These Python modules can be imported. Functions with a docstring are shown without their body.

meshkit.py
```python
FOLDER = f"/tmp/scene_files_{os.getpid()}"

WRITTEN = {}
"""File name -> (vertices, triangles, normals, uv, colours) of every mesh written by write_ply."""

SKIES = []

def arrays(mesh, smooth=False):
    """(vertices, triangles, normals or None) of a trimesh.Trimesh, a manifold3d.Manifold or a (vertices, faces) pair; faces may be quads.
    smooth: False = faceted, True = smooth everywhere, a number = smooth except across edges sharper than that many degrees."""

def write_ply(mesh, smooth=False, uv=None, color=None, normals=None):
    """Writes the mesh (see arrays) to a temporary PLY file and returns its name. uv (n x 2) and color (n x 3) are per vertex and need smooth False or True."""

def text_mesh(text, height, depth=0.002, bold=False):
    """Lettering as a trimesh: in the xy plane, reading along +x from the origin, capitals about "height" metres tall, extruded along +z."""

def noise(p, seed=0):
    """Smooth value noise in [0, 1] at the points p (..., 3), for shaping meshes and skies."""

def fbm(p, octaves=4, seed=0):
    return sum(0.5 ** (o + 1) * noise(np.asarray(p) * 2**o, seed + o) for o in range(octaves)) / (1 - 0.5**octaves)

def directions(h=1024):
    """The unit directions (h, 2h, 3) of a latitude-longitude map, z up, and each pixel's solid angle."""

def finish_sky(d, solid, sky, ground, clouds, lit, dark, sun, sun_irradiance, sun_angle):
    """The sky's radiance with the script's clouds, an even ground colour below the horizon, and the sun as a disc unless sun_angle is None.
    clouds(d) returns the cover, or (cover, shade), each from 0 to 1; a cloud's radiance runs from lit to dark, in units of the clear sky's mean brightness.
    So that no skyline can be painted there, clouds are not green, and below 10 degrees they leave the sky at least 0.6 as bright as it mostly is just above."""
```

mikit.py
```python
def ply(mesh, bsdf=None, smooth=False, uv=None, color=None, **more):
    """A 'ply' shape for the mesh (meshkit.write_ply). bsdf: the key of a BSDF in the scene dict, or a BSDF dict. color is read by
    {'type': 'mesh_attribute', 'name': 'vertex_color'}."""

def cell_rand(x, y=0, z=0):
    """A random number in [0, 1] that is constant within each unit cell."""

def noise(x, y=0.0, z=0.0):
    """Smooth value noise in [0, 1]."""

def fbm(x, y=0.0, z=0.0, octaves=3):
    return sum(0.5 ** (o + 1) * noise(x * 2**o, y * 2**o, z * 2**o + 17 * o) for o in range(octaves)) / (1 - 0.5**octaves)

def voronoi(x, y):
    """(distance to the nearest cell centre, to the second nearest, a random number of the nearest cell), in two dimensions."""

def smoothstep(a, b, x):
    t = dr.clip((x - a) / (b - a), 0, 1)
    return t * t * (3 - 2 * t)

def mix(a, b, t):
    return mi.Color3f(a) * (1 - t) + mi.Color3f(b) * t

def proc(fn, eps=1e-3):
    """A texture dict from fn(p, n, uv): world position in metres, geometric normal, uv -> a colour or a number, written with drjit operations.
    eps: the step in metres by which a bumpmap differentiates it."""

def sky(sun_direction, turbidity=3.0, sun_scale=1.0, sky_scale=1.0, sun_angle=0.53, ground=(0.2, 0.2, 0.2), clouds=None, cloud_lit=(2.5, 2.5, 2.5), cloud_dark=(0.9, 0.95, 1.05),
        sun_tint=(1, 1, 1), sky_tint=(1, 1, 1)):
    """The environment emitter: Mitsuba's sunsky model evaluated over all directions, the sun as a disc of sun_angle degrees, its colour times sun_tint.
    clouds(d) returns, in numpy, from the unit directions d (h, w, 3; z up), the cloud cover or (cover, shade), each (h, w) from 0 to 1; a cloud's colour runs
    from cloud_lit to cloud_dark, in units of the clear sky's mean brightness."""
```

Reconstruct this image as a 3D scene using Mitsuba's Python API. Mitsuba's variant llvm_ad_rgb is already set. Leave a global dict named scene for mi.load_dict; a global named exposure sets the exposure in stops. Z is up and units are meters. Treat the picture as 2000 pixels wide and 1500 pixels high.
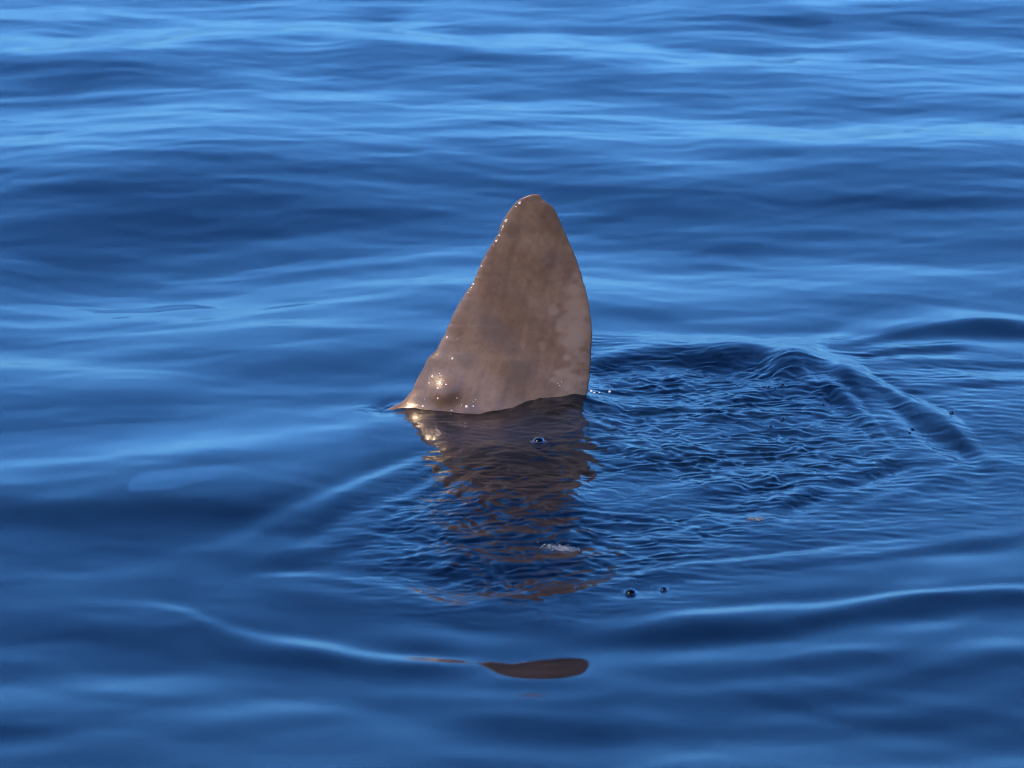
import math
import numpy as np
import trimesh
import manifold3d as m3
import mitsuba as mi
import drjit as dr
import meshkit
import mikit
from scipy.spatial import cKDTree
from scipy.interpolate import PchipInterpolator
from shapely.geometry import Polygon
import shapely

T = mi.ScalarTransform4f
rng = np.random.default_rng(7)

# ---------------------------------------------------------------- camera, sky, exposure
CAM_H, TILT = 2.97, math.radians(12.0)
CAM = np.array([0.0, -CAM_H / math.tan(TILT), CAM_H])
FOV = 12.0
exposure = 2.05
scene = {
    "camera": {"type": "thinlens", "fov": FOV, "fov_axis": "x", "aperture_radius": 0.014, "focus_distance": 14.05,
               "near_clip": 0.1, "far_clip": 5000.0,
               "to_world": T().look_at(CAM.tolist(), [0, 0, 0], [0, 0, 1])},
    "sky": mikit.sky([-0.58, -0.62, 0.72], turbidity=2.0, sky_scale=1.75, sky_tint=(0.30, 0.615, 1.02), sun_scale=1.15, sun_tint=(1.0, 0.87, 0.74), ground=(0.02, 0.04, 0.07)),
}
labels = {}

# ---------------------------------------------------------------- measuring: photo pixels (2000 x 1500) to places
_F = np.array([0, math.cos(TILT), -math.sin(TILT)])
_U = np.array([0, math.sin(TILT), math.cos(TILT)])
_S = math.tan(math.radians(FOV / 2)) / 1000.0


def ray(px, py):
    px, py = np.asarray(px, float), np.asarray(py, float)
    return _F + ((px - 1000) * _S)[..., None] * np.array([1.0, 0, 0]) - ((py - 750) * _S)[..., None] * _U


def on_water(px, py, z=0.0):
    d = ray(px, py)
    t = (z - CAM[2]) / d[..., 2]
    return CAM + d * t[..., None]


def on_plane(px, py, y):
    d = ray(px, py)
    t = (y - CAM[1]) / d[..., 1]
    return CAM + d * t[..., None]


# ---------------------------------------------------------------- materials
scene["water_surface"] = {"type": "principled", "base_color": {"type": "rgb", "value": [0.75, 0.88, 0.95]}, "roughness": 0.04,
                          "spec_trans": 1.0, "eta": 1.33}


def skin_color(p, n, uv):
    x, y, z = p.x, p.y, p.z
    big = mikit.fbm(x * 9, y * 9, z * 7, 4)
    fine = mikit.fbm(x * 60, y * 20, z * 40, 3)
    streak = mikit.fbm((x - 0.25 * z) * 60, y * 8, z * 4, 3)
    c = mikit.mix((0.090, 0.058, 0.040), (0.163, 0.114, 0.081), mikit.smoothstep(0.3, 0.75, 0.55 * big + 0.25 * streak + 0.2 * fine))
    blot = mikit.smoothstep(0.56, 0.72, mikit.fbm(x * 17 + 5, y * 9, z * 15 + 3, 3))
    c = mikit.mix(c, mi.Color3f(0.075, 0.054, 0.042), 0.5 * blot)
    speck = mikit.smoothstep(0.60, 0.78, mikit.fbm(x * 130 + 0.3 * z, y * 30 + 9, z * 110, 2))
    c = mikit.mix(c, mi.Color3f(0.06, 0.041, 0.033), 0.3 * speck)
    # flank lightened in patches, standing in for sunlight that is missing under water
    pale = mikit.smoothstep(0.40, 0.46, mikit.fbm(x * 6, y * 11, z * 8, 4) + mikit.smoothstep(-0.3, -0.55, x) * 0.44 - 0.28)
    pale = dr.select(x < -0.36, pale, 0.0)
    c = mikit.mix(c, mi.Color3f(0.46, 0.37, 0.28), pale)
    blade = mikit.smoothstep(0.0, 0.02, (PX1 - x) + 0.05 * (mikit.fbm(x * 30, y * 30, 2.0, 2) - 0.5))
    c = mikit.mix(c, mi.Color3f(0.62, 0.52, 0.40), dr.select((y < PY1) & (z > -0.22) & (z < -0.02), blade, 0.0))  # naturally pale paired fin, lightened further for the missing underwater sun
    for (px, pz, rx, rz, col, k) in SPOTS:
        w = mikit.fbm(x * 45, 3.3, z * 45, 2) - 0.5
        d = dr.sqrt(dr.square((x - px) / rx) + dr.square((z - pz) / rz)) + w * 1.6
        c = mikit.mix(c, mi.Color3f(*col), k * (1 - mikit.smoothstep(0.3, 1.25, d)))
    return c


def skin_bump(p, n, uv):
    return mikit.fbm(p.x * 260, p.y * 260, p.z * 200, 2) * 0.0005 + mikit.noise(p.x * 60, p.y * 60, p.z * 30) * 0.0007


def skin_wet(p, n, uv):
    run = mikit.fbm((p.x - 0.2 * p.z) * 48, p.y * 10, p.z * 5, 3)
    return 0.2 + 0.24 * mikit.smoothstep(0.35, 0.65, run)


YF = float(on_water(960, 800)[1])
SPOTS = []
PX1, PY1 = float(on_water(440, 915)[0]), float(on_water(440, 905)[1])
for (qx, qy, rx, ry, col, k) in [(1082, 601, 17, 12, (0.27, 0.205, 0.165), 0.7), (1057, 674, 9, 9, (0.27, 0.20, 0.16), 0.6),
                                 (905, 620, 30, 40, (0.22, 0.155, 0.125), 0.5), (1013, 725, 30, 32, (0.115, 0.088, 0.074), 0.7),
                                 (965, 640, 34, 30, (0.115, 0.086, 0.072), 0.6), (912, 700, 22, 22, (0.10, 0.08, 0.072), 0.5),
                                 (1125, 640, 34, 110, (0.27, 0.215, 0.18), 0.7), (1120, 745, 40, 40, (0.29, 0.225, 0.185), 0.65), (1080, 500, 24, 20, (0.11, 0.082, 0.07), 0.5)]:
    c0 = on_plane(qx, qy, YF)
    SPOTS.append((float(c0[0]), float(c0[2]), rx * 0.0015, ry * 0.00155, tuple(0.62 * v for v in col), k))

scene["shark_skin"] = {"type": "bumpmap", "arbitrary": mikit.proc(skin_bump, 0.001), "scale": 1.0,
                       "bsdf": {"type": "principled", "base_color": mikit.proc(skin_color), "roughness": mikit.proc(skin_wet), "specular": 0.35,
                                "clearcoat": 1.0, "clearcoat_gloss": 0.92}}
scene["bubble_film"] = {"type": "principled", "base_color": {"type": "rgb", "value": [0.003, 0.008, 0.014]}, "roughness": 0.2, "spec_trans": 0.5, "eta": 1.33}
scene["drop_glint_white"] = {"type": "principled", "base_color": {"type": "rgb", "value": [0.85, 0.83, 0.80]}, "roughness": 0.25, "spec_trans": 0.4, "eta": 1.33}  # whitish base colour stands in for sun glints on drops and beads
scene["foam_white"] = {"type": "principled", "base_color": {"type": "rgb", "value": [0.07, 0.105, 0.16]}, "roughness": 0.2, "specular": 0.6}


# ---------------------------------------------------------------- the water's height field
def axis(parts, lo, hi, grow=1.09, most=60.0):
    a = [parts[0][0]]
    for (x0, x1, s) in parts:
        n = max(1, int(round((x1 - x0) / s)))
        a += list(np.linspace(x0, x1, n + 1)[1:])
    a, s = list(a), parts[-1][2]
    while a[-1] < hi:
        s = min(s * grow, most)
        a.append(a[-1] + s)
    b, s = [], parts[0][2]
    x = parts[0][0]
    while x > lo:
        s = min(s * grow, most)
        x -= s
        b.append(x)
    return np.array(b[::-1] + a)


AX = axis([(-2.3, -0.6, 0.008), (-0.6, 1.6, 0.005), (1.6, 2.3, 0.008)], -900, 900)
AY = axis([(-4.2, -2.8, 0.014), (-2.8, 0.75, 0.0056), (0.75, 9.2, 0.02)], -900, 2500)
X, Y = np.meshgrid(AX.astype(np.float32), AY.astype(np.float32))
SX = np.broadcast_to(np.gradient(AX).astype(np.float32)[None, :], X.shape)
SY = np.broadcast_to(np.gradient(AY).astype(np.float32)[:, None], X.shape)
H = np.zeros_like(X)


def waves(n, lam, slope_deg, ang_mean, ang_dev, seed, warp=0.0, mask=None, sub=None):
    """a random sum of n wavelets; slope_deg is the rms slope of the sum"""
    r = np.random.default_rng(seed)
    xs, ys = (X, Y) if sub is None else (X[sub], Y[sub])
    sx, sy = (SX, SY) if sub is None else (SX[sub], SY[sub])
    if warp:
        wl = lam[1] * 2.5
        xs = xs + warp * lam[1] * (np.sin(xs * 2 * np.pi / wl + ys * 3.1 / wl + seed) + 0.6 * np.sin(ys * 7.3 / wl - xs * 2.9 / wl)).astype(np.float32)
        ys = ys + warp * lam[1] * (np.sin(ys * 5.1 / wl - xs * 4.2 / wl + 2 * seed) + 0.6 * np.sin(xs * 8.3 / wl + 1.0)).astype(np.float32)
    out = np.zeros_like(xs)
    a = math.tan(math.radians(slope_deg)) * math.sqrt(2.0 / n)
    for _ in range(n):
        L = math.exp(r.uniform(math.log(lam[0]), math.log(lam[1])))
        th = math.radians(ang_mean + r.normal() * ang_dev)
        k = 2 * math.pi / L
        kx, ky = k * math.sin(th), k * math.cos(th)
        fade = np.clip(2.2 - 1.1 * (np.abs(kx) * sx + np.abs(ky) * sy), 0, 1)
        out += (a / k) * fade * np.sin(kx * xs + ky * ys + r.uniform(0, 6.283)).astype(np.float32)
    return out


# the region in view, where the single waves are modelled
VIEW = np.s_[np.searchsorted(AY, -5.0):np.searchsorted(AY, 10.5), np.searchsorted(AX, -3.2):np.searchsorted(AX, 3.2)]
XV, YV = X[VIEW], Y[VIEW]
PV = np.stack([XV.ravel(), YV.ravel()], 1)


def poly_mask(px_pts, soft, seed=0):
    """1 inside the outline, falling to 0 over about 'soft' metres at its edge"""
    g = Polygon(on_water(*np.array(px_pts, float).T)[:, :2])
    out = np.zeros(len(PV), np.float32)
    x0, y0, x1, y1 = g.buffer(2 * soft).bounds
    i = np.nonzero((PV[:, 0] > x0) & (PV[:, 0] < x1) & (PV[:, 1] > y0) & (PV[:, 1] < y1))[0]
    ins = shapely.contains_xy(g, PV[i, 0], PV[i, 1])
    ring = g.exterior.segmentize(0.02)
    dd, _ = cKDTree(np.array(ring.coords)).query(PV[i])
    s = np.where(ins, dd, -dd) / soft
    t = np.clip(s * 0.5 + 0.5, 0, 1)
    out[i] = t * t * (3 - 2 * t)
    return out.reshape(XV.shape)


def band(px_pts, w_px, tilt, ends=0.2):
    """A stretch of wave face along a line that runs from left to right: there the water tilts by 'tilt' degrees across the line (positive = up behind it),
    w_px the half width of the face."""
    q = np.array(sorted(px_pts), float)
    qx = np.linspace(q[0, 0], q[-1, 0], 300)
    qy = PchipInterpolator(q[:, 0], q[:, 1])(qx)
    c = on_water(qx, qy)[:, :2]
    w = np.abs(on_water(qx, qy - w_px / 2)[:, 1] - on_water(qx, qy + w_px / 2)[:, 1])
    lo, hi = np.searchsorted(XV[0], c[0, 0]), np.searchsorted(XV[0], c[-1, 0])
    if hi <= lo:
        return
    xs = XV[0, lo:hi].astype(float)
    o = np.argsort(c[:, 0])
    yc, wy = np.interp(xs, c[o, 0], c[o, 1]), np.interp(xs, c[o, 0], w[o])
    g = np.gradient(yc, xs)
    k = max(1, len(xs) // 40)
    g = np.convolve(np.pad(g, k, mode="edge"), np.ones(2 * k + 1) / (2 * k + 1), mode="valid")
    cs = 1 / np.sqrt(1 + g * g)
    f = (xs - c[0, 0]) / (c[-1, 0] - c[0, 0])
    env = np.clip(np.minimum(f, 1 - f) / max(ends, 1e-3), 0, 1)
    env = env * env * (3 - 2 * env)
    ph = 0.37 * q[0, 1] + 0.11 * q[-1, 0] + w_px
    wl = 0.35 + 0.02 * w_px
    env = env * (0.8 + 0.28 * np.sin(xs * 6.283 / wl + ph) * np.sin(xs * 2.9 / wl + 1.7 * ph))
    yc = yc + wy * (0.22 * np.sin(xs * 5.1 / wl + 2 * ph) + 0.12 * np.sin(xs * 13.0 / wl + ph))
    wy = wy * (1 + 0.25 * np.sin(xs * 4.3 / wl + 3 * ph))
    d = YV[:, lo:hi] - yc[None].astype(np.float32)
    HV[:, lo:hi] += (math.tan(math.radians(tilt)) * d * (cs * env)[None] * np.exp(-0.5 * (d / wy[None]) ** 2)).astype(np.float32)


HV = np.zeros_like(XV)
# --- swell in long bands
band([(-400, 450), (150, 440), (500, 425), (850, 400), (1200, 390), (1600, 405), (2400, 430)], 105, 4.2)
band([(-400, 640), (300, 650), (800, 620), (1100, 600)], 60, 1.3)
band([(1150, 520), (1600, 500), (2400, 510)], 60, 1.0)
band([(-400, 112), (0, 100), (300, 80), (600, 55), (900, 40)], 30, -6.0)
band([(600, 55), (1000, 85), (1300, 105), (1700, 122)], 25, -5.5)
band([(1200, 22), (1600, 40), (2400, 30)], 24, 3.0)
band([(1250, 255), (1700, 275), (2400, 280)], 34, -3.6)
band([(-400, 170), (200, 165), (600, 185)], 24, 2.4)
band([(600, 225), (1000, 200), (1400, 215), (1800, 235)], 22, 1.6)
band([(-400, 950), (0, 925), (250, 885), (500, 850), (780, 808)], 50, -6.2, 0.1)
band([(-400, 930), (0, 942), (200, 932), (420, 905)], 16, -2.0)
band([(-400, 1010), (0, 1000), (300, 1010), (600, 985), (800, 935)], 26, 2.2)
band([(-400, 1250), (150, 1235), (450, 1275), (700, 1330), (1000, 1345)], 34, 2.4)
band([(-400, 1440), (200, 1430), (600, 1410)], 34, 2.6)
band([(300, 1370), (700, 1380), (1000, 1390)], 26, -1.4)
band([(800, 1440), (1100, 1425), (1500, 1400), (2200, 1420)], 30, 1.8)
band([(1450, 1300), (1700, 1340), (2200, 1420)], 14, -1.8)
band([(1350, 1330), (1650, 1390), (2200, 1480)], 16, 1.6)
# --- water drawn up behind the fin, and the crest going off to the right
band([(1120, 672), (1300, 672), (1500, 668), (1700, 630), (1850, 600), (2200, 590)], 18, -4.0)
band([(1130, 725), (1250, 712), (1350, 704), (1450, 698), (1530, 708)], 15, 10.0, 0.12)
band([(1640, 672), (1780, 645), (1900, 632), (2200, 640)], 11, 9.5, 0.25)
band([(1500, 694), (1650, 664), (1800, 630), (1950, 614), (2200, 612)], 6, -4.0)
band([(1600, 696), (1750, 682), (1950, 658)], 6, 9.0, 0.3)
band([(1560, 720), (1750, 705), (1950, 700), (2200, 695)], 8, 5.5)
band([(1700, 765), (1900, 745), (2200, 735)], 9, 4.0)
# --- the two rounded folds on the right of the wake
band([(1550, 738), (1620, 752), (1665, 775), (1700, 810), (1735, 850), (1778, 882)], 11, -17.0, 0.2)
band([(1600, 770), (1650, 790), (1690, 830), (1730, 872)], 16, 15.0, 0.25)
band([(1660, 718), (1720, 748), (1780, 773), (1840, 800), (1885, 825), (1912, 850)], 10, -16.0, 0.2)
band([(1720, 775), (1780, 800), (1840, 830), (1890, 860)], 20, 15.0, 0.25)
band([(1730, 785), (1800, 822), (1870, 856), (1925, 872)], 17, 17.0, 0.3)
band([(1790, 890), (1720, 912), (1640, 945), (1560, 975), (1490, 1002)], 14, 14.0, 0.2)
band([(1780, 870), (1700, 893), (1600, 930), (1540, 962)], 8, -4.0, 0.25)
band([(1925, 872), (1860, 900), (1760, 945), (1620, 1000)], 9, -5.0, 0.25)
band([(1990, 890), (1880, 925), (1760, 965)], 10, 4.0, 0.25)
# --- front arcs of the wake
band([(1040, 1172), (1200, 1128), (1350, 1098), (1500, 1082), (1650, 1064), (1850, 1040)], 6, -7.0)
band([(1100, 1170), (1300, 1128), (1500, 1104), (1700, 1085), (2100, 1040)], 10, 5.0)
band([(1200, 1218), (1380, 1194), (1600, 1176), (1800, 1162), (2200, 1138)], 10, -6.0)
band([(880, 1240), (1100, 1246), (1300, 1238), (1480, 1222), (1700, 1196), (2200, 1168)], 22, 7.0)
band([(1250, 1290), (1500, 1275), (1750, 1262), (2200, 1260)], 16, -3.0)
band([(250, 1158), (340, 1170), (430, 1205), (560, 1238), (700, 1261), (850, 1273), (960, 1277)], 12, -6.5, 0.22)
band([(300, 1195), (420, 1240), (560, 1272), (760, 1300), (1000, 1318)], 17, 4.5)
band([(500, 1140), (800, 1190), (1000, 1210)], 14, 2.5)
# --- the ripples that trail from the front of the fin
band([(925, 862), (800, 912), (680, 955), (560, 1000), (400, 1065)], 15, -10.5, 0.3)
band([(930, 890), (800, 950), (680, 1000), (540, 1050)], 16, 9.0, 0.3)
band([(940, 895), (850, 938), (760, 978), (620, 1030)], 11, -11.0, 0.35)
band([(940, 915), (820, 972), (690, 1030)], 10, 7.0, 0.35)
band([(970, 905), (890, 952), (800, 1015), (740, 1050)], 8, -9.0, 0.3)
band([(960, 930), (880, 980), (800, 1045)], 8, 7.0, 0.3)
band([(980, 940), (900, 990), (830, 1050)], 7, -9.0, 0.3)
band([(940, 975), (860, 1040), (760, 1105), (710, 1130)], 7, -8.0, 0.3)
band([(560, 1010), (400, 1060), (250, 1090)], 20, -2.0, 0.4)
band([(1010, 852), (930, 878), (840, 915), (760, 950)], 7, -7.0, 0.35)
band([(1010, 870), (930, 896), (850, 932)], 7, 6.0, 0.35)
band([(450, 1095), (640, 1072), (800, 1020), (900, 965)], 13, 4.5, 0.35)
band([(420, 1125), (600, 1110), (720, 1120), (860, 1160), (1000, 1180)], 9, -4.0, 0.3)
# --- the calm front of the wake: a face towards the camera, then the low crest that mirrors the tip of the fin
band([(800, 1190), (1000, 1205), (1150, 1205), (1350, 1180)], 24, 6.0, 0.3)
band([(940, 1277), (1000, 1279), (1080, 1286), (1240, 1281)], 17, -1.0, 0.45)
band([(740, 1293), (880, 1298), (1000, 1299)], 13, 3.4, 0.3)
band([(780, 1085), (1050, 1098), (1280, 1078)], 30, 4.0, 0.3)

band([(820, 1158), (1050, 1174), (1280, 1150)], 15, 7.0, 0.3)
band([(800, 1358), (1040, 1364), (1300, 1356)], 16, 3.6, 0.3)
band([(780, 1425), (1040, 1430), (1300, 1425)], 75, 3.2, 0.3)
band([(780, 1330), (1040, 1332), (1300, 1332)], 22, 2.6, 0.3)
band([(780, 1484), (1040, 1488), (1300, 1484)], 26, 3.5, 0.3)
band([(850, 1186), (1080, 1190), (1280, 1178)], 9, 3.0, 0.3)
# --- ring waves around the place where the tail beats
cx, cy = on_water(1250, 960)[:2]
ex, ey = XV - cx, (YV - cy) * 0.62
R = np.hypot(ex, ey) + 0.05 * np.sin(3 * np.arctan2(ey, ex) + 1.0)
phi = np.arctan2(ey, ex)
env = np.exp(-((R - 1.15) / 0.42) ** 2) * (0.25 + 0.75 * np.clip(np.cos(phi + 1.1) * 0.5 + 0.5, 0, 1) ** 2)
HV += (math.tan(math.radians(2.6)) * (0.17 / 6.283) * env * np.sin(R * 6.283 / 0.17)).astype(np.float32)

# --- broken water inside the wake
turb = poly_mask([(1150, 720), (1350, 700), (1530, 715), (1650, 790), (1740, 880), (1620, 960), (1500, 1005), (1330, 1080), (1230, 1130),
                  (1000, 1160), (860, 1145), (770, 1090), (800, 1000), (900, 915), (1000, 880), (1150, 790)], 0.22)
calm = poly_mask([(1180, 900), (1300, 930), (1430, 960), (1380, 1010), (1200, 1010), (1120, 960)], 0.12)
near = poly_mask([(780, 800), (950, 805), (1150, 770), (1180, 850), (1130, 890), (950, 890), (860, 880)], 0.10)
core = turb * (1 - 0.7 * calm)
HV += core * waves(70, (0.05, 0.16), 5.5, 0, 60, 31, warp=0.22, sub=VIEW)
HV += core * waves(70, (0.016, 0.055), 9.0, 8, 60, 32, warp=0.25, sub=VIEW)
HV += core * waves(24, (0.20, 0.45), 3.2, 0, 60, 33, warp=0.15, sub=VIEW)
band([(985, 895), (900, 935), (820, 985), (765, 1040), (735, 1085)], 6, -9.0, 0.2)
band([(975, 912), (900, 955), (830, 1005), (770, 1065)], 6, 7.0, 0.2)
band([(735, 1070), (790, 1118), (870, 1142), (980, 1158), (1080, 1166)], 5, -6.0, 0.2)
HV += core * waves(8, (0.5, 0.9), 2.0, 0, 50, 36, sub=VIEW)
HV += near * waves(30, (0.03, 0.12), 2.2, 0, 50, 34, warp=0.1, sub=VIEW)
fringe = poly_mask([(1100, 660), (1560, 650), (1950, 690), (2100, 900), (1900, 1010), (1500, 1110), (1250, 1180), (900, 1200), (700, 1150), (640, 1050),
                    (760, 960), (900, 860), (1100, 800)], 0.25)
HV += fringe * (1 - turb) * waves(40, (0.04, 0.13), 2.2, 15, 30, 35, warp=0.08, sub=VIEW)


# --- the water piled against the fin
def mound(px, py, rx, ry, h):
    c = on_water(px, py)
    HV[...] += (h * np.exp(-((XV - c[0]) / rx) ** 2 - ((YV - c[1]) / ry) ** 2)).astype(np.float32)


mound(1100, 800, 0.13, 0.30, 0.036)
mound(760, 800, 0.06, 0.12, -0.010)
mound(1555, 712, 0.085, 0.26, 0.048)
mound(1655, 738, 0.07, 0.22, 0.038)
mound(1450, 700, 0.09, 0.2, 0.018)
mound(930, 812, 0.12, 0.16, -0.018)
H[VIEW] += HV

# --- the sea in general
H += waves(10, (3.0, 7.0), 1.0, 0, 20, 11)
H += waves(24, (0.8, 2.4), 0.7, 0, 30, 12, warp=0.05)
calm_in = np.zeros_like(X)
calm_in[VIEW] = turb
slick = np.ones_like(X)
slick[VIEW] = 1 - 0.75 * poly_mask([(830, 1170), (1000, 1175), (1250, 1150), (1330, 1230), (1300, 1400), (1050, 1500), (850, 1420), (780, 1260)], 0.35)
H += (1 - 0.6 * calm_in) * slick * waves(70, (0.25, 0.8), 0.95, 4, 34, 13, warp=0.06)
far = np.clip((Y - 0.5) / 3.0, 0, 1)
H += (0.6 + 0.4 * far) * (1 - calm_in) * slick * waves(50, (0.11, 0.25), 0.75, 4, 36, 14, warp=0.08)

nx, ny = len(AX), len(AY)


def height_at(x, y):
    i, j = np.searchsorted(AY, y), np.searchsorted(AX, x)
    return float(H[min(i, ny - 1), min(j, nx - 1)])


# ---------------------------------------------------------------- the shark
LEAD = [(735, 830), (750, 806), (768, 797), (790, 783), (807, 760), (823, 727), (835, 704), (850, 688), (863, 665), (877, 637), (893, 600), (910, 575), (927, 546),
        (938, 519), (953, 493), (970, 465), (983, 435), (998, 411), (1013, 395), (1030, 387), (1041, 384), (1047, 383.2)]
TRAIL = [(1125, 850), (1138, 800), (1148, 765), (1153, 727), (1154.5, 693), (1156, 653), (1153.5, 620), (1147, 580), (1138, 547), (1127, 513), (1115, 483), (1103, 457),
         (1090, 427), (1079, 408), (1068, 399), (1060, 394), (1056, 387.5), (1051, 384), (1047, 383.2)]


def edge(pts):
    p = on_plane(*np.array(pts, float).T, YF)
    o = np.argsort(p[:, 2])
    return PchipInterpolator(p[o, 2], p[o, 0])


eL, eT = edge(LEAD), edge(TRAIL)
zt = float(on_plane(1047, 383.2, YF)[2])
z0 = float(on_plane(740, 850, YF)[2])
zz = z0 + (zt - z0) * np.sin(np.linspace(0, math.pi / 2, 260))
NS = 90
half = 0.5 * (1 - np.cos(np.linspace(0, math.pi, NS + 1)))
prof = 1.55 * (np.sqrt(half) * (1 - half) ** 0.85) * 0.62 + 0.16 * np.sqrt(np.clip(4 * half * (1 - half), 0, 1)) ** 0.5
verts = []
nick = np.random.default_rng(3)
nickz = nick.normal(size=400)
for z in zz:
    a, b = float(eL(z)), float(eT(z))
    h = max(0.0, (z - 0.0) / zt)
    nk = np.interp(z * 55, np.arange(400) - 60, nickz) * 0.0011 + np.interp(z * 150 % 399, np.arange(400), nickz) * 0.0005
    a += nk
    b += 0.4 * np.interp(z * 70 + 31, np.arange(400), nickz) * 0.0012
    if b - a < 1e-4:
        b = a + 1e-4
    chord = b - a
    th = chord * (0.085 + 0.05 * math.exp(-max(z, 0) / 0.10)) + 0.004
    if z < -0.04:
        th += 0.35 * (-0.04 - z)
    th *= min(1.0, chord / 0.03 + 0.05)
    lean = 0.10 * h ** 2
    y0 = YF + 0.015 - lean
    zl = z + lean * math.tan(TILT)
    xs = a + half * chord
    bend = -0.03 * (half ** 2) * h * (1 - h)
    front = np.stack([xs, y0 + bend - th * prof, np.full(NS + 1, zl)], 1)
    back = np.stack([xs, y0 + bend + th * prof, np.full(NS + 1, zl)], 1)[1:-1][::-1]
    verts.append(np.vstack([front, back]))
V = np.array(verts)
n, m = V.shape[:2]
V = V.reshape(-1, 3)
f = []
for i in range(n - 1):
    j = np.arange(m)
    k = (j + 1) % m
    f.append(np.stack([i * m + j, i * m + k, (i + 1) * m + k], 1))
    f.append(np.stack([i * m + j, (i + 1) * m + k, (i + 1) * m + j], 1))
V = np.vstack([V, V[:m].mean(0), V[-m:].mean(0)])
j = np.arange(m)
f.append(np.stack([(j + 1) % m, j, np.full(m, len(V) - 2)], 1))
f.append(np.stack([(n - 1) * m + j, (n - 1) * m + (j + 1) % m, np.full(m, len(V) - 1)], 1))
fin = trimesh.Trimesh(V, np.vstack(f), process=True)
wob = np.sin(fin.vertices[:, 0] * 31 + fin.vertices[:, 2] * 12) * np.sin(fin.vertices[:, 2] * 23 + 1) * 0.0022
fin.vertices[:, 1] += wob
bc = on_plane(868, 762, YF)
fin.vertices[:, 1] -= np.where(fin.vertices[:, 1] < YF, 1.0, 0.0) * 0.022 * np.exp(-((fin.vertices[:, 0] - bc[0]) / 0.045) ** 2 - ((fin.vertices[:, 2] - bc[2]) / 0.04) ** 2)
if fin.volume < 0:
    fin.invert()


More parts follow.
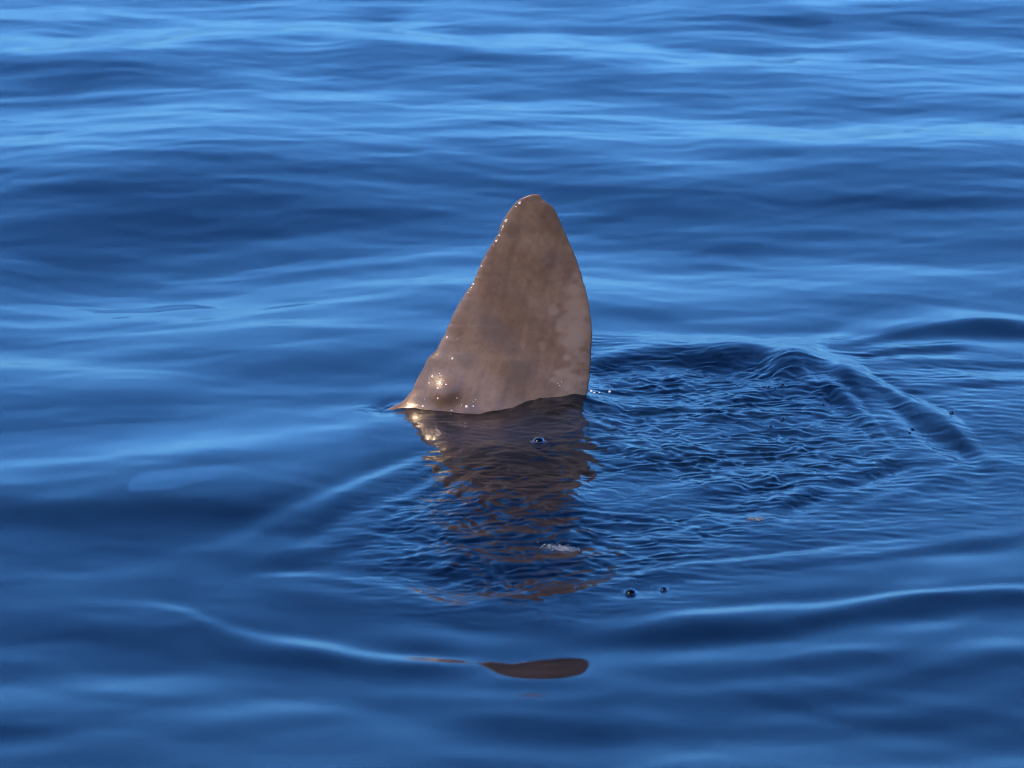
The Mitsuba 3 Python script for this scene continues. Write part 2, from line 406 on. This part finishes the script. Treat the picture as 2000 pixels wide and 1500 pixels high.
# water clings to the fin: a thin raised lip where the surface meets the skin
foot = trimesh.sample.sample_surface(fin.slice_plane([0, 0, -0.05], [0, 0, 1]).slice_plane([0, 0, 0.06], [0, 0, -1]), 6000, seed=4)[0]
lip = np.s_[np.searchsorted(AY, YF - 0.3):np.searchsorted(AY, YF + 0.3), np.searchsorted(AX, -0.6):np.searchsorted(AX, 0.5)]
pl = np.stack([X[lip].ravel(), Y[lip].ravel()], 1).astype(float)
dl = cKDTree(foot[:, :2]).query(pl)[0]
lump = 3.0 * (meshkit.fbm(np.c_[pl * [16, 9], pl[:, 0] * 0], 3, 5) - 0.5)
H[lip] += ((0.003 + 0.004 * lump) * np.exp(-dl / 0.020) + 0.0035 * lump * np.exp(-(dl / 0.07) ** 2)).reshape(H[lip].shape).astype(np.float32)

idx = np.arange(nx * ny).reshape(ny, nx)
quads = np.stack([idx[:-1, :-1].ravel(), idx[:-1, 1:].ravel(), idx[1:, 1:].ravel(), idx[1:, :-1].ravel()], 1)
scene["sea_water_body"] = {"type": "homogeneous", "albedo": {"type": "rgb", "value": [0.03, 0.10, 0.18]}, "sigma_t": 0.25}
scene["sea"] = mikit.ply((np.stack([X.ravel(), Y.ravel(), H.ravel()], 1), quads), "water_surface", smooth=True,
                         interior={"type": "ref", "id": "sea_water_body"})
labels["sea"] = {"label": "deep blue rippled sea water with a churned wake around the fin", "kind": "structure"}


def tube_body(c, rad, m=96):
    """an oval body through the centres c with radii (across, up)"""
    c, rad = np.array(c, float), np.array(rad, float)
    s = np.linspace(0, len(c) - 1, 160)
    cc = np.stack([PchipInterpolator(np.arange(len(c)), c[:, k])(s) for k in range(3)], 1)
    rr = np.stack([PchipInterpolator(np.arange(len(c)), rad[:, k])(s) for k in range(2)], 1)
    t = np.gradient(cc, axis=0)
    t /= np.linalg.norm(t, axis=1, keepdims=True)
    side = np.cross(t, [0, 0, 1.0])
    side /= np.linalg.norm(side, axis=1, keepdims=True)
    up = np.cross(side, t)
    a = np.arange(m) * 2 * np.pi / m
    ring = cc[:, None] + side[:, None] * (rr[:, :1] * np.cos(a))[..., None] + up[:, None] * (rr[:, 1:] * np.sin(a))[..., None]
    v = np.vstack([ring.reshape(-1, 3), cc[:1], cc[-1:]])
    ff, k = [], np.arange(m)
    for i in range(len(s) - 1):
        q = (k + 1) % m
        ff += [np.stack([i * m + k, i * m + q, (i + 1) * m + q], 1), np.stack([i * m + k, (i + 1) * m + q, (i + 1) * m + k], 1)]
    ff += [np.stack([(k + 1) % m, k, np.full(m, len(v) - 2)], 1), np.stack([(len(s) - 1) * m + k, (len(s) - 1) * m + (k + 1) % m, np.full(m, len(v) - 1)], 1)]
    b = trimesh.Trimesh(v, np.vstack(ff), process=True)
    if b.volume < 0:
        b.invert()
    return b


B = np.array([0.05, YF + 0.02, 0.0])
ax_, ay_ = -0.965, -0.26   # the way it swims: to the left and a little towards the camera


def along(s, z, off=0.0):
    return [B[0] + ax_ * s - ay_ * off, B[1] + ay_ * s + ax_ * off * 1.0, z]


body = tube_body([along(2.75, -0.50), along(2.66, -0.49), along(2.35, -0.46), along(1.9, -0.41), along(1.3, -0.378), along(0.7, -0.372), along(0.2, -0.40), along(-0.5, -0.46),
                  along(-1.2, -0.56), along(-2.0, -0.66), along(-2.5, -0.72)],
                 [(0.01, 0.01), (0.09, 0.07), (0.20, 0.18), (0.29, 0.28), (0.36, 0.33), (0.38, 0.35), (0.36, 0.34), (0.28, 0.28), (0.18, 0.19), (0.07, 0.09), (0.02, 0.03)])


def flat_fin(outline, thick):
    """a fin blade from points (x, y, z) along its front edge and its rear edge, root first"""
    lead, trail = (np.array(q, float) for q in outline)
    s = np.linspace(0, len(lead) - 1, 60)
    L = np.stack([PchipInterpolator(np.arange(len(lead)), lead[:, k])(s) for k in range(3)], 1)
    R_ = np.stack([PchipInterpolator(np.arange(len(trail)), trail[:, k])(s) for k in range(3)], 1)
    u = 0.5 * (1 - np.cos(np.linspace(0, math.pi, 25)))
    p = np.sqrt(u * (1 - u)) * 2
    rows = []
    for q in range(len(s)):
        tk = thick * (1 - 0.7 * q / len(s)) * min(1, np.linalg.norm(L[q] - R_[q]) / 0.06)
        mid = L[q] + (R_[q] - L[q]) * u[:, None]
        rows.append(np.vstack([mid + [0, 0, 1] * (tk * p)[:, None], (mid - [0, 0, 1] * (tk * p)[:, None])[1:-1][::-1]]))
    v = np.array(rows)
    n_, m_ = v.shape[:2]
    v = np.vstack([v.reshape(-1, 3), v[0].mean(0), v[-1].mean(0)])
    ff, k = [], np.arange(m_)
    q = (k + 1) % m_
    for i in range(n_ - 1):
        ff += [np.stack([i * m_ + k, i * m_ + q, (i + 1) * m_ + q], 1), np.stack([i * m_ + k, (i + 1) * m_ + q, (i + 1) * m_ + k], 1)]
    ff += [np.stack([q, k, np.full(m_, len(v) - 2)], 1), np.stack([(n_ - 1) * m_ + k, (n_ - 1) * m_ + q, np.full(m_, len(v) - 1)], 1)]
    b = trimesh.Trimesh(v, np.vstack(ff), process=True)
    if b.volume < 0:
        b.invert()
    return b


def wp(px, py, z):
    return on_water(px, py, 0)[:2].tolist() + [z]


pect = flat_fin(([wp(560, 880, -0.34), wp(430, 895, -0.20), wp(330, 908, -0.12), wp(275, 925, -0.09), wp(250, 950, -0.08)],
                 [wp(640, 900, -0.34), wp(470, 915, -0.20), wp(400, 932, -0.12), wp(330, 952, -0.09), wp(256, 957, -0.08)]), 0.03)


def mani(t):
    return m3.Manifold(m3.Mesh(np.asarray(t.vertices, np.float32), np.asarray(t.faces, np.uint32)))


shark = mani(body) + mani(fin) + mani(pect)
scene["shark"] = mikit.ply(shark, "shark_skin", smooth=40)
labels["shark"] = {"label": "brown shark under the surface, its mottled dorsal fin standing out of the blue water", "category": "shark"}

# ---------------------------------------------------------------- bubbles, drops and foam
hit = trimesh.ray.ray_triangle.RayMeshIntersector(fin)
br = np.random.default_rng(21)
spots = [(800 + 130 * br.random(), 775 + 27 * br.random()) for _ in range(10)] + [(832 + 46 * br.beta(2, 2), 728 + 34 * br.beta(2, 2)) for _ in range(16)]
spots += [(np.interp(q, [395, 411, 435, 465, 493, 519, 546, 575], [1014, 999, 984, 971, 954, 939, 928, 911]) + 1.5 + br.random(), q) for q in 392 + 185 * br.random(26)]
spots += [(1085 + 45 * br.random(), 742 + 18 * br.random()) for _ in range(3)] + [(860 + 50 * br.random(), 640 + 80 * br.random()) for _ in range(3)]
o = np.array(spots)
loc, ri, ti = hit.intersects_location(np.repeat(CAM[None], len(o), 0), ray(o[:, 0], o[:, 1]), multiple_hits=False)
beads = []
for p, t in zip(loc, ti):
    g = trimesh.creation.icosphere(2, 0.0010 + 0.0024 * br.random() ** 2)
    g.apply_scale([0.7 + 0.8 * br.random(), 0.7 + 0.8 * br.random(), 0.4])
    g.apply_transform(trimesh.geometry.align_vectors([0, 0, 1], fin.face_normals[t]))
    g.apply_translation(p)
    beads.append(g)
scene["glint_beads"] = mikit.ply(trimesh.util.concatenate(beads), "drop_glint_white", smooth=True)  # beads added to give the wet skin its sparkle
labels["glint_beads"] = {"label": "whitened water beads added as glints on the front edge and foot of the fin", "category": "water drops", "kind": "stuff"}

_used = {}


def key(name):
    _used[name] = _used.get(name, -1) + 1
    return name if _used[name] == 0 else f"{name}_{_used[name]:03d}"


def bubble(px, py, r_px, label, group=None):
    """a dome of water film standing on the surface"""
    r = r_px * 0.0015
    c = on_water(px, py)
    for _ in range(4):
        c = on_water(px, py, height_at(c[0], c[1]))
    u = np.linspace(0, math.radians(82), 14)
    dome = np.stack([r * np.sin(u), r * (0.72 * np.cos(u))], 1)
    skirt = np.array([[1.06 * r, 0.045 * r], [1.2 * r, 0.01 * r], [1.45 * r, -0.03 * r], [1.5 * r, -0.12 * r]])
    g = trimesh.creation.revolve(np.vstack([dome, skirt]), sections=32)
    g.apply_translation([c[0], c[1], height_at(c[0], c[1])])
    k = key("bubble")
    scene[k] = mikit.ply(g, "bubble_film", smooth=True)
    labels[k] = {"label": label, "category": "bubble"}
    if group:
        labels[k]["group"] = group


bubble(1052, 861, 11, "largest clear bubble, floating on the brown reflection just in front of the fin")
bubble(1231, 1158, 11, "clear round bubble in front of the wake, the larger of two side by side")
bubble(1296, 1151, 7, "small clear bubble just right of the larger bubble in front of the wake")
bubble(1859, 806, 5, "tiny dark bubble on the crest of the outermost fold of the wake at right")
for (a, b, r) in [(1528, 752, 5), (1501, 756, 4), (1514, 758, 3), (1607, 790, 4), (1529, 817, 4), (1505, 833, 4), (1782, 839, 5), (1776, 846, 4), (1239, 1136, 3), (1126, 1148, 3)]:
    bubble(a, b, r, "tiny dark bubble scattered among the ripples of the wake", "tiny bubbles scattered in the wake")


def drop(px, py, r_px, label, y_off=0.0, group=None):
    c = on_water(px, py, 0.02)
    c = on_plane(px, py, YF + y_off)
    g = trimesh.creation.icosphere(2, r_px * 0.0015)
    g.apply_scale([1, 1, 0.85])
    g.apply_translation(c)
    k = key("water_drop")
    scene[k] = mikit.ply(g, "drop_glint_white", smooth=True)
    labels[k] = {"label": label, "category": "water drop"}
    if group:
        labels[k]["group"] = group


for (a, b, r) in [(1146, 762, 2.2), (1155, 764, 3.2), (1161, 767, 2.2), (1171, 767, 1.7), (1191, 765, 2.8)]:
    drop(a, b, r, "water drop with a painted white glint in the row behind the foot of the fin's rear edge", 0.02, "glinting drops behind the fin's rear edge")


def foam(px, py, wx, wy, n, label, seed):
    r = np.random.default_rng(seed)
    parts = []
    for _ in range(n):
        a, b = r.normal(size=2) * 0.55
        q = on_water(px + a * wx, py + b * wy + 0.08 * a * wx)
        s = 0.0008 + 0.0020 * r.random() ** 2
        g = trimesh.creation.icosphere(1, s)
        g.apply_translation([q[0], q[1], height_at(q[0], q[1]) + 0.3 * s])
        parts.append(g)
    k = key("foam_patch")
    scene[k] = mikit.ply(trimesh.util.concatenate(parts), "foam_white", smooth=True)
    labels[k] = {"label": label, "category": "foam"}


foam(1095, 1063, 30, 3.5, 420, "long patch of whitish foam in the wake straight below the fin", 1)
foam(1478, 1012, 15, 2.5, 110, "small patch of whitish foam at the right end of the wake's front edge", 2)
